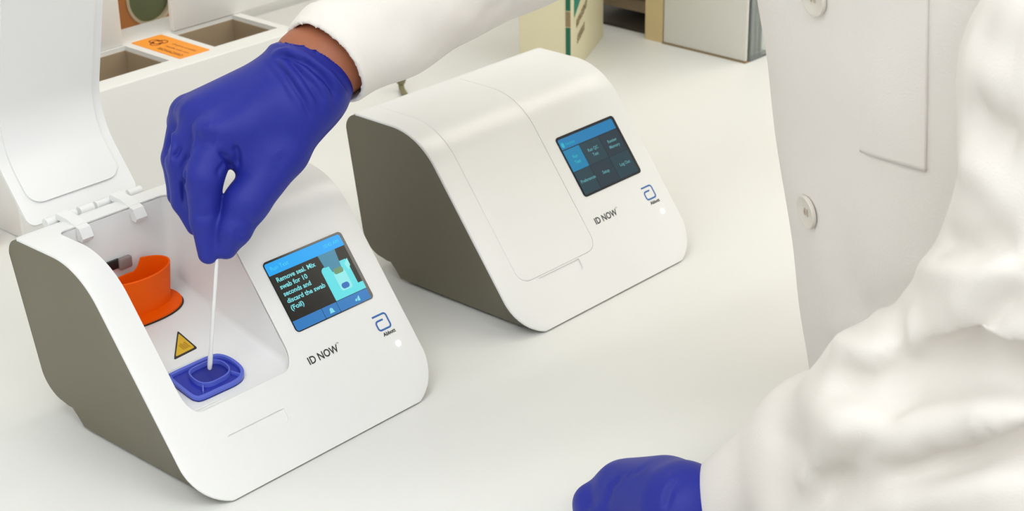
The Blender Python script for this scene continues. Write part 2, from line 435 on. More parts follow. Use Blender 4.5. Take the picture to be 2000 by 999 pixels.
        def tsam(t0, t1, r0, r1, n=60):
            s = [t0 + (t1 - t0) * i / n for i in range(n + 1)] + [t0 + r0 * (1 - math.cos(k / 8 * math.pi / 2)) for k in range(9)] + [t1 - r1 * (1 - math.cos(k / 8 * math.pi / 2)) for k in range(9)]
            return sorted(set(round(x, 6) for x in s))
        a, b = limits(lx0, lx1, lt0, th_, .010, .006)
        v, f = slab(tsam(lt0, th_, .010, .006), a, b, 0, -.003, edge=.0012, T=lidmap)
        lid = meshobj('lid', v, f, M['shell'], root, angle=50, label='white curved lid swung fully open')
        a, b = limits(lx0 + .0075, lx1 - .0075, lt0 + .008, th_ - .013, .010, .010)
        v, f = slab(tsam(lt0 + .008, th_ - .013, .010, .010), a, b, -.0029, -.0048, T=lidmap)
        # slight rounding of the raised inner panel comes from a bevel
        ip = meshobj('inner_panel', v, f, M['shell'], lid, angle=50)
        # hinge: barrel segments and two catches
        for k in range(6):
            x0 = -.075 + k * .0130
            vv, ff = tube([(x0, .1805, .1340), (x0 + .0105, .1805, .1340)], .0028 if k % 2 else .0033, 14)
            meshobj('hinge_barrel', vv, ff, M['shell'], root)
        for x0 in (-.068, -.026):
            pr = [(.1780, .1395), (.1655, .1388), (.1530, .1352), (.1500, .1290), (.1515, .1265), (.1560, .1270), (.1570, .1320), (.1655, .1352), (.1780, .1352)]
            prism('hinge_hook', [(y, z) for y, z in pr], x0, x0 + .0085, M['shell'], root, T=lambda a_, b_, c_: (c_, a_, b_))
        # dark slot with a grey latch on the rear wall
        box('sensor_slot', -.056, -.040, .1545, .1565, .098, .1045, M['black'], root, bevel=.0004)
        box('latch', -.041, -.031, .1525, .1565, .0965, .1045, mat('grey_latch', (.25, .2, .19), .4, noise=(9, .02)), root, bevel=.0012)
    else:
        def hole(x0, x1, t0, t1, r, hlo, hhi, n=40):
            v, f = [], []
            ta = sorted(set([round(t0 + (t1 - t0) * i / n, 6) for i in range(n + 1)] + [round(t0 + r * (1 - math.cos(k / 6 * math.pi / 2)), 6) for k in range(7)]))
            e = lambda t: r - math.sqrt(max(0, r * r - (t0 + r - t) ** 2)) if t < t0 + r else 0
            return slab(ta, lambda t: x0 + e(t), lambda t: x1 - e(t), hhi, hlo, nc=6)
        v, f = hole(-.0824, .0038, .0403, t_of_y(.1653), .0102, -.02, .02)
        boolean(shell, meshobj('cut', v, f, M['tray'], smooth=False))
        ta = .0405; tb = t_of_y(.1651)
        e = lambda t: .010 - math.sqrt(max(0, .0001 - (ta + .010 - t) ** 2)) if t < ta + .010 else 0
        v, f = slab(sorted(set([round(ta + (tb - ta) * i / 60, 6) for i in range(61)] + [round(ta + .01 * (1 - math.cos(k / 8 * math.pi / 2)), 6) for k in range(9)])), lambda t: -.0822 + e(t), lambda t: .0036 - e(t), .0001, -.0024, edge=.0006)
        meshobj('lid', v, f, M['shell'], root, angle=50, label='closed white lid flush with the slope')
    # finger notch below the lid
    nt_ = rrect(-.0640, -.0185, .0300, .0392, (.004, .004, .0005, .0005))
    boolean(shell, prism('cut', nt_, -.0011, .01, M['shell'], T=lambda x, s, h: surf(x, s, h)))
    # screen
    T = lambda h: (lambda x, s: surf(x, s, h))
    sc = prism('screen', rrect(.0166, .0858, .0788, .1297, .0030), -.0015, .0004, M['glass'], root, T=surf, angle=30, label='small rectangular touch screen with dark frame')
    def flat(name, pts, m, h=.0006):
        return prism(name, pts, h - .0002, h, m, sc, T=surf, smooth=False)
    R_ = lambda x0, x1, s0, s1: [(x0, s0), (x1, s0), (x1, s1), (x0, s1)]
    def tx(name, s, size, x, y, m, h=.0009, align='LEFT', width=None, bold=.0):
        text(name, s, size, lambda a, b: surf(x + a, y + b, h), m, sc, align=align, width=width, bold=bold)
    if opened:
        flat('display', rrect(.0172, .0830, .0794, .1284, (.002, .001, .002, .001)), E_['bg'])
        flat('header_bar', rrect(.0172, .0832, .1198, .1282, (.0002, .0002, .002, .0015)), E_['hdr'], .00075)
        tx('header_text', 'Run Test', .0042, .0200, .1225, E_['hdrtxt'])
        tx('header_text', '10:42 AM', .0036, .0660, .1228, E_['hdrtxt'])
        for k, (s, wd) in enumerate((('Remove seal. Mix', .0335), ('swab for 10', .0235), ('seconds and', .0235), ('discard the swab', .0330), ('(Foil)', .0110))):
            tx('message_line', s, .0045, .0205, .1142 - k * .0051, E_['txt'], width=wd, bold=.00012)
        for x0, x1 in ((.0172, .0420), (.0424, .0552), (.0556, .0830)):
            flat('button', R_(x0, x1, .0795, .0868) if x0 > .02 else rrect(x0, x1, .0795, .0868, (.002, .0002, .0002, .0002)), E_['btn'], .00075)
        flat('bell_icon', [(.0468, .0812), (.0512, .0812), (.0506, .0822), (.0503, .0840), (.0490, .0848), (.0477, .0840), (.0474, .0822)], E_['icon'], .0009)
        flat('arrow_icon', [(.0722, .0812), (.0742, .0812), (.0742, .0848), (.0722, .0832)], E_['icon'], .0009)
        flat('arrow_icon', [(.0702, .0816), (.0716, .0816), (.0716, .0834), (.0702, .0828)], E_['icon'], .0009)
        # picture of the instrument with its lid up
        flat('picture', rrect(.0560, .0790, .0872, .1110, (.0005, .0005, .001, .003)), E_['pic'], .00075)
        flat('picture', [(.0590, .1198), (.0742, .1198), (.0730, .1105), (.0600, .1105)], E_['pic3'], .00077)
        flat('picture', [(.0620, .1190), (.0742, .1198), (.0725, .1060), (.0640, .1060)], E_['pic3'], .00079)
        flat('picture', [(.0760, .1080), (.0800, .1110), (.0800, .1060), (.0770, .1030)], E_['pic2'], .00079)
        flat('picture', R_(.0785, .0832, .0872, .0925), E_['pic'], .00077)
        flat('picture', rrect(.0640, .0740, .0915, .1050, .002), E_['pic2'], .00079)
        flat('picture', rrect(.0650, .0730, .1035, .1075, .0015), E_['pic5'], .00083)
        flat('picture', rrect(.0655, .0720, .0925, .0965, .0019), E_['pic4'], .00083)
    else:
        flat('display', rrect(.0176, .0828, .0802, .1282, .001), emat('dim_display', srgb(24, 40, 52)))
        flat('header_bar', rrect(.0178, .0824, .1190, .1275, (.0002, .0002, .0015, .0015)), E_['hdr2'], .00075)
        flat('home_icon', rrect(.0190, .0222, .1204, .1245, .0014), E_['hdr2t'], .0009)
        tx('header_text', 'Home', .0042, .0235, .1210, E_['hdr2t'])
        xs = (.0176, .0366, .0600, .0828)
        names = (('Run\nTest', 'Run QC\nTest', 'Review\nMemory'), ('Preferences', 'Setup', 'Log Out'))
        for r in range(2):
            s1 = .1182 - r * .0185; s0 = s1 - .0180 if r == 0 else .0806
            for c in range(3):
                flat('menu_tile', R_(xs[c] + .0002, xs[c + 1] - .0002, s0, s1), E_['sel'] if (r, c) == (0, 0) else (E_['tile2'] if (r + c) % 2 else E_['tile']), .00075)
                parts = names[r][c].split('\n')
                for j, s in enumerate(parts):
                    tx('menu_text', s, .0036, (xs[c] + xs[c + 1]) / 2 + (.0012 if r else 0), (s0 + s1) / 2 + (.0008 if len(parts) > 1 else (-.0005 if r else -.001)) - j * .0046, E_['sel_t'] if (r, c) == (0, 0) else E_['txt2'], align='CENTER', bold=.00008)
    # printed lettering and logo
    text('lettering', 'ID NOW', .0072, lambda a, b: surf(.0140 + a, .0565 + b, .00015), M['ink'], root, width=.0258, bold=.00014)
    text('lettering', 'TM', .0016, lambda a, b: surf(.0402 + a, .0612 + b, .00015), M['ink'], root)
    # emblem: a squared lower-case a drawn with one stroke
    x0, x1, s0, s1 = .0762, .0878, .0565, .0668; wd = .0013
    path = [(x0 - .0002, s1)] ; 
    def arc(cx, cy, r, a0, a1, n=6): return [(cx + r * math.cos(a0 + (a1 - a0) * i / n), cy + r * math.sin(a0 + (a1 - a0) * i / n)) for i in range(n + 1)]
    r = .0020
    path += arc(x1 - r, s1 - r, r, math.pi / 2, 0) + arc(x1 - r, s0 + r, r, 0, -math.pi / 2) + arc(x0 + .0006 + r, s0 + r, r, -math.pi / 2, -math.pi)
    path += arc(x0 + .0006 + r, s0 + .0066 - r, r, math.pi, math.pi / 2) + [(x1 - .0040, s0 + .0066)]
    L_, R2_ = [], []
    for i, p in enumerate(path):
        a = Vector(path[max(0, i - 1)]); b = Vector(path[min(len(path) - 1, i + 1)]); d = (b - a).normalized(); nn = Vector((-d.y, d.x)) * wd / 2
        L_.append(Vector(p) + nn); R2_.append(Vector(p) - nn)
    n = len(path)
    meshobj('emblem', [surf(p.x, p.y, .00015) for p in L_ + R2_], [(i, i + 1, n + i + 1, n + i) for i in range(n - 1)], M['blueink'], root, smooth=False, label='blue squared letter a emblem')
    text('lettering', 'Abbott', .0036, lambda a, b: surf(.0782 + a, .0520 + b, .00015), M['ink'], root, width=.0112, bold=.00012)
    prism('status_light', [(.0862 + .0021 * math.cos(k / 20 * 2 * math.pi), .0438 + .0021 * math.sin(k / 20 * 2 * math.pi)) for k in range(20)], -.0005, .0004, M['led'], root, T=surf, label='round white indicator light')
    # rubber feet
    for fx in (-.075, .075):
        for fy in (.03, .13):
            prism('foot', [(fx + .007 * math.cos(k / 12 * 2 * math.pi), fy + .007 * math.sin(k / 12 * 2 * math.pi)) for k in range(12)], 0, .0045, M['black'], root)
    return root
dev1 = build_analyser('nearer white analyser with its lid raised and a lit instruction screen', (O1.x, O1.y, 0), .8273, True)
dev2 = build_analyser('farther white analyser with closed lid and dim menu screen', (0.08004, 1.17695, 0), .8206, False)

def d1(x, y, z):
    c, s = math.cos(.8273), math.sin(.8273)
    return Vector((O1.x + c * x - s * y, O1.y + s * x + c * y, z))
# blue D-shaped receptacle on the pocket floor
FZ = FLOORF
def smooth_closed(pts, n=6):
    out = []; N = len(pts)
    for i in range(N):
        p0, p1, p2, p3 = [Vector(pts[(i + k) % N]) for k in (-1, 0, 1, 2)]
        for j in range(n):
            t = j / n
            out.append(tuple(.5 * ((2 * p1) + (p2 - p0) * t + (2 * p0 - 5 * p1 + 4 * p2 - p3) * t * t + (3 * p1 - p0 - 3 * p2 + p3) * t ** 3)))
    return out
outer = smooth_closed([(-.0680, .0742), (-.0655, .0757), (-.050, .0760), (-.0340, .0757), (-.0272, .0730), (-.0238, .0655), (-.0242, .0550), (-.0288, .0484), (-.0365, .0455), (-.050, .0454), (-.0640, .0458), (-.0678, .0482), (-.0691, .0530), (-.0692, .0690)])
inner = smooth_closed([(-.0565, .0682), (-.0520, .0706), (-.0445, .0710), (-.0370, .0705), (-.0328, .0676), (-.0312, .0625), (-.0325, .0570), (-.0370, .0534), (-.0445, .0524), (-.0515, .0526), (-.0562, .0555), (-.0580, .0610)])
def ring_wall(name, pts, zo0, zo1, thick, m, parent, T):
    n = len(pts); c = Vector((sum(p[0] for p in pts) / n, sum(p[1] for p in pts) / n))
    inn = []
    for i, p in enumerate(pts):
        a = Vector(pts[i - 1]); b = Vector(pts[(i + 1) % n]); d = (b - a).normalized(); nn = Vector((-d.y, d.x))
        if nn.dot(c - Vector(p)) < 0: nn = -nn
        inn.append(Vector(p) + nn * thick)
    V_ = [T(p[0], p[1], zo0) for p in pts] + [T(p[0], p[1], zo1) for p in pts] + [T(p[0], p[1], zo1) for p in inn] + [T(p[0], p[1], zo0) for p in inn]
    F_ = []
    for r in range(4):
        for i in range(n): F_.append((r * n + i, r * n + (i + 1) % n, ((r + 1) % 4) * n + (i + 1) % n, ((r + 1) % 4) * n + i))
    return meshobj(name, V_, F_, m, parent, angle=40)
blue = thing('sample_receiver', 'blue D-shaped plastic cup seated in the open machine under the swab', 'cup', d1(-.0465, .0605, FZ(0, .0605)), .8273)
bo = Vector((-.0465, .0605, FZ(0, .0605)))
TB = lambda x, y, z: (x - bo.x, y - bo.y, FZ(x, y) + z - bo.z)
prism('base', outer, .0003, .0012, M['bluep'], blue, T=TB)
ring_wall('outer_rim', outer, .0004, .0030, .0022, M['blueedge'], blue, TB)
ring_wall('cup_wall', inner, .0010, .0042, .0009, M['blueedge'], blue, TB)
inner_f = [(-.0446 + (x + .0446) * .93, .0615 + (y - .0615) * .9) for x, y in inner]
prism('cup_floor', inner_f, .0008, .0016, mat('deep_blue_plastic', (.012, .02, .26), .3, noise=(9, .01)), blue, T=TB)
for (a, b) in (((-.0600, .0500), (-.0560, .0550)), ((-.0300, .0500), (-.0330, .0560))):
    d = (Vector(b) - Vector(a)).normalized(); nn = Vector((-d.y, d.x)) * .0005
    prism('rib', [tuple(Vector(a) + nn), tuple(Vector(b) + nn), tuple(Vector(b) - nn), tuple(Vector(a) - nn)], .001, .003, M['blueedge'], blue, T=TB)

# orange cup
oc = Vector((-.0355, .1415)); oz = FZ(0, oc.y)
org = thing('test_base_cup', 'bright orange tapered plastic cup with a notched rim in the open machine', 'cup', d1(oc.x, oc.y, oz), .8273)
TO = lambda x, y, z: (x - oc.x, y - oc.y, FZ(x, y) + z - oz)
def ell(cx, cy, ax, ay, n=56, p=2.4):
    out = []
    for k in range(n):
        a = 2 * math.pi * k / n; c, s = math.cos(a), math.sin(a)
        out.append((cx + ax * math.copysign(abs(c) ** (2 / p), c), cy + ay * math.copysign(abs(s) ** (2 / p), s)))
    return out
fl = ell(oc.x - .001, oc.y - .0010, .0300, .0145); fl = [(x, min(y, .1545)) for x, y in fl]
prism('flange', fl, .0006, .0024, M['orange'], org, T=TO)
prism('flange_gap_shade', [(oc.x + (x - oc.x) * 1.035 , oc.y - .001 + (y - oc.y + .001) * 1.05) for x, y in fl], .0002, .0008, M['black'], org, T=TO, label='black sheet for the shade in the gap round the flange')  # shade of the open gap drawn as a black sheet
n = 56; V_ = []; levels = 10; Hc = .0285
def cuppt(k, q, off):
    a = 2 * math.pi * k / n; ax = (.0240 + .0025 * q - off); ay = (.0092 + .0022 * q - off)
    return (oc.x - .001 + ax * math.cos(a), oc.y + .0008 + ay * math.sin(a))
F_ = []
for side in (0, 1):
    for j in range(levels + 1):
        for k in range(n):
            q = j / levels; x, y = cuppt(k, q, .0013 * side)
            a = 2 * math.pi * k / n
            # rim dips in a square notch towards the back left
            topcut = Hc
            ad = math.degrees(a) % 360
            nd = min(1, max(0, (42 - abs(ad - 110)) / 4))
            topcut -= .0085 * nd
            V_.append(TO(x, y, .0015 + (topcut - .0015) * q))
for side in (0, 1):
    o0 = side * (levels + 1) * n
    for j in range(levels):
        for k in range(n): F_.append((o0 + j * n + k, o0 + j * n + (k + 1) % n, o0 + (j + 1) * n + (k + 1) % n, o0 + (j + 1) * n + k))
o0 = (levels + 1) * n
for k in range(n):
    F_.append((levels * n + k, levels * n + (k + 1) % n, o0 + levels * n + (k + 1) % n, o0 + levels * n + k))
    F_.append((k, (k + 1) % n, o0 + (k + 1) % n, o0 + k))
meshobj('cup_wall', V_, F_, M['orange'], org, angle=40)
prism('cup_floor', [cuppt(k, .0, .0005) for k in range(n)], .0030, .0045, M['orange'], org, T=TO)

# swab
tip = d1(-.0440, .0632, FZ(0, .0632) + .0030); top = d1(-.0349, .0561, .1322)
dirv = (top - tip).normalized()
sw = thing('sample_swab', 'thin white swab held upright in the blue cup', 'swab', tuple(tip))
pts = [dirv * s for s in (.012, .03, .06, .08, .097)]
v, f = tube(pts, [.00125, .0012, .0012, .0012, .0012], 10); meshobj('shaft', v, f, M['swab'], sw)
v, f = tube([dirv * s for s in (.0012, .002, .005, .010, .0135, .015)], [.0008, .0014, .0016, .0016, .0014, .0012], 12); meshobj('swab_head', v, f, M['swab'], sw)

# ------------------------------------------------------------------ things on the bench behind the machines
def at(px, py, d):     # a point that far in front of the camera's plane, used only to stand things at their real distance
    return CAMP + d * (fwd + (px - 1000) / F_PX * rt + (499.5 - py) / F_PX * up)
RZ = TH
rack = thing('storage_rack', 'low white plastic rack with two wells brown inside behind the gloved hand', 'rack', bw(0, 0, 0), RZ)
HR = .105; u0, u1, v0, v1 = .06, .372, .444, .575
WELLS = ((.095, .2385), (.2885, .362))
# walls of the wells: blocks round them
rb = []
def blk(a, b, c, d, z0, z1): rb.append((a, b, c, d, z0, z1))
V_, F_ = [], []
def addbox(a, b, c, d, z0, z1):
    i = len(V_)
    for x in (a, b):
        for y in (c, d):
            for z in (z0, z1): V_.append((x, y, z))
    for q in ((0, 1, 3, 2), (4, 6, 7, 5), (0, 4, 5, 1), (2, 3, 7, 6), (0, 2, 6, 4), (1, 5, 7, 3)): F_.append([i + k for k in q])
shell_r = box('rack_body', u0, u1, v0, v1, 0, HR, M['rack'], rack, bevel=.0015)
for a, b in WELLS:
    ct = box('cut', a, b, .465, .530, .045, .2, M['rack']); ct.parent = rack
    boolean(shell_r, ct)
    ct = None
    ln = box('well_floor', a + .0002, b - .0002, .4652, .5298, .0452, .0462, M['cavity'], rack, label='brown floor of a well')  # floor and walls of each well coloured mottled brown
    for (c, d, e, f) in ((a + .0002, b - .0002, .5286, .5298), (a + .0002, a + .0014, .4652, .5298), (b - .0014, b - .0002, .4652, .5298), (a + .0002, b - .0002, .4652, .4664)):
        box('well_wall', c, d, e, f, .046, HR - .004, M['cavity'], ln)
# orange label on the bridge between the wells
lb = prism('biohazard_label', rrect(.2465, .2800, .4605, .5320, .0015), HR, HR + .0004, M['label'], rack, smooth=False, label='orange label with dark trefoil symbol')
cxl, cyl_ = .2630, .5145
for k in range(3):
    a = math.pi / 2 + k * 2 * math.pi / 3
    cx_, cy_ = cxl + .0045 * math.cos(a), cyl_ + .0045 * math.sin(a)
    pts = []
    for j in range(25):
        b = a + math.pi + (-.0 + 2 * math.pi) * (j / 24 - .5) * .80 + math.pi
        pts.append((cx_ + .0052 * math.cos(b), cy_ + .0052 * math.sin(b)))
    inn = []
    for j in range(24, -1, -1):
        b = a + math.pi + 2 * math.pi * (j / 24 - .5) * .80 + math.pi
        inn.append((cx_ + .0008 * math.cos(a) + .0034 * math.cos(b), cy_ + .0008 * math.sin(a) + .0034 * math.sin(b)))
    prism('trefoil_arc', pts + inn, HR + .0004, HR + .0006, M['labelink'], lb, smooth=False)
ring_wall('trefoil_ring', [(cxl + .0050 * math.cos(k / 24 * 2 * math.pi), cyl_ + .0050 * math.sin(k / 24 * 2 * math.pi)) for k in range(24)], HR + .0004, HR + .0006, .0010, M['labelink'], lb, lambda x, y, z: (x, y, z))
text('label_text', 'BIOHAZARD', .0060, lambda a, b: (.2510 + b, .5000 - a, HR + .0006), M['labelink'], lb, width=.034)
text('label_text', 'Handle with care', .0038, lambda a, b: (.2600 - 0 + b, .5000 - a, HR + .0006), M['labelink'], lb, width=.033)
text('label_text', 'Dispose of safely', .0038, lambda a, b: (.2680 + b, .5000 - a, HR + .0006), M['labelink'], lb, width=.033)

def carton(label, ua, ub, va, vb, z0, z1, m, cat='box', name='carton', rz=None, sub=None):
    t = thing(name, label, cat, bw((ua + ub) / 2, (va + vb) / 2, z0), RZ)
    hx, hy = (ub - ua) / 2, (vb - va) / 2
    box('carton_body', -hx, hx, -hy, hy, 0, z1 - z0, m, t, bevel=.0012)
    box('flap', -hx + .001, hx - .001, -hy + .001, 0, z1 - z0, z1 - z0 + .0008, m, t)
    return t
c1 = carton('white carton standing on the left rear of the low rack', .105, .2385, .532, .570, HR, .36, M['carton'])
c2 = carton('thin white card standing on the right rear of the low rack', .2925, .450, .5290, .5345, HR, .38, M['carton'])

# roll of tape seen through the gap between the cartons
tr_c = bw(.349, .640, 0)
tape = thing('tape_roll', 'roll of orange tape with a green centre seen between two white cartons', 'tape', (tr_c.x, tr_c.y, .0), RZ)
def disc_ring(name, ri, ro, y0, y1, m, zc=.106, n=48, parent=None):
    V_, F_ = [], []
    for (r, y) in ((ro, y0), (ro, y1), (ri, y1), (ri, y0)):
        for k in range(n): a = 2 * math.pi * k / n; V_.append((r * math.cos(a), y, zc + r * math.sin(a)))
    for q in range(4):
        for k in range(n): F_.append((q * n + k, q * n + (k + 1) % n, ((q + 1) % 4) * n + (k + 1) % n, ((q + 1) % 4) * n + k))
    return meshobj(name, V_, F_, m, parent, angle=40)
disc_ring('tape_winding', .0285, .0560, 0, .03, M['tape'], parent=tape)
disc_ring('core', .0255, .0285, -.001, .031, M['core'], parent=tape)
disc_ring('hub', .0005, .0255, .004, .026, M['green'], parent=tape)
box('stand', -.05, .05, .004, .026, 0, .052, M['green'], tape, bevel=.002)

# green striped box behind the farther machine (turned a little)
A_ = bw(.7878, .4275); B_ = bw(.6624, .3664); dxy = (A_ - B_); ang = math.atan2(dxy.y, dxy.x); Lb = dxy.length
gb = thing('medicine_box', 'cream cardboard box with a teal stripe and green edge band behind the farther machine', 'box', tuple(B_), ang)
box('carton_body', 0, Lb, 0, .055, 0, .19, M['cream'], gb, bevel=.0008)
for (za, zb, mm) in ((.001, .052, M['dkgreen']), (.053, .069, M['brownink']), (.070, .094, M['dkgreen']), (.095, .189, M['teal'])):
    box('edge_band', -.0006, 0, .0005, .0055, za, zb, mm, gb)
def on_face(name, pts, m): return prism(name, pts, -.0005, -.0001, m, gb, T=lambda x, z, h: (x, h, z), smooth=False)
on_face('stripe', [(.012, .060), (.012, .082), (Lb - .001, .142), (Lb - .001, .120)], M['teal'])
for (x0, w_, z0) in ((.020, .045, .046), (.024, .030, .028)):
    text('lettering', 'REAGENT' if z0 > .04 else 'STERILE', .011, lambda a, b, x0=x0, z0=z0: (x0 + a, -.0006, z0 + b + a * .25), M['brownink'], gb, width=w_, bold=.0004)
on_face('stripe_edge', [(.012, .056), (.012, .058), (Lb - .001, .118), (Lb - .001, .116)], M['cream'])

# open shelf unit with a white side panel and a clear leaflet pocket on its end
sh = thing('shelf_organiser', 'pale wood shelf unit with dark back and base holding brown papers at the top of the bench', 'shelf', bw(.822, .372, 0), RZ)
box('post', -.0105, .004, -.008, .016, 0, .40, M['wood'], sh)
box('post', .0, .008, .115, .128, 0, .40, M['wood'], sh)
box('back_panel', .13, .135, -.01, .13, 0, .40, M['dark'], sh)  # back and lowest shelf coloured dark brown
for z in (.004, .070, .136):
    box('shelf', .003, .132, -.008, .128, z - .004, z, M['dark'] if z < .01 else M['wood'], sh)
for i, z in enumerate((.005, .071, .137)):
    for j in range(2):
        t_ = box('paper_stack', .030 - .012 * j, .128, .018, .112, z + .0082 + j * .020, z + .022 + j * .022, M['brown'], sh)
wp = thing('side_board', 'white upright board beside the shelf unit', 'panel', bw(.8110, .2545, 0), RZ)
box('board', 0, .004, 0, .108, .0015, .40, M['panel'], wp, bevel=.001)
box('foot_strip', -.0012, .0055, -.001, .109, 0, .0015, M['brownink'], wp)
ac = thing('leaflet_holder', 'clear acrylic leaflet holder with grey leaflets at the end of the white board', 'holder', bw(.8170, .2560, 0), RZ)
box('front_sheet', 0, .040, -.0030, -.0010, 0, .40, M['acrylic'], ac)
box('side_sheet', .038, .040, -.001, .10, 0, .40, M['acrylic'], ac)
box('base', 0, .040, -.001, .10, 0, .002, M['acrylic'], ac)
for i in range(4):
    box('leaflet', .004 + i * .008, .0055 + i * .008, .004, .095, .003, .055 + .028 * i, M['greyp'], ac)

# small things
cd = thing('power_cord', 'short olive power cord rising behind the farther machine', 'cord', bw(.52, .47, 0), RZ)
v, f = tube([(0, 0, .010), (0, 0, .006), (-.002, -.003, .0032), (-.01, -.015, .003), (-.04, -.06, .003), (-.09, -.13, .003), (-.13, -.20, .003), (-.15, -.262, .003)], .003, 10)
meshobj('cable', v, f, M['olive'], cd)
v, f = tube([(0, 0, .008), (0, 0, .012), (0, 0, .026), (0, 0, .028)], [.004, .0055, .005, .003], 10); meshobj('plug', v, f, M['olive'], cd)
ob = thing('peach_cap', 'small peach cap on the bench at the left edge of the photo', 'cap', bw(.0365, .4610, 0), RZ)
M['peach'] = mat('peach_plastic', (.80, .42, .25), .4, noise=(9, .01))
v, f = tube([(0, 0, 0), (0, 0, .014), (0, 0, .016)], [.0095, .009, .007], 20); meshobj('cap_shell', v, f, M['peach'], ob)
for k in range(12):
    a = k / 12 * 2 * math.pi; vv, ff = tube([(.0094 * math.cos(a), .0094 * math.sin(a), .001), (.0090 * math.cos(a), .0090 * math.sin(a), .013)], .0006, 6); meshobj('grip_rib', vv, ff, M['peach'], ob)

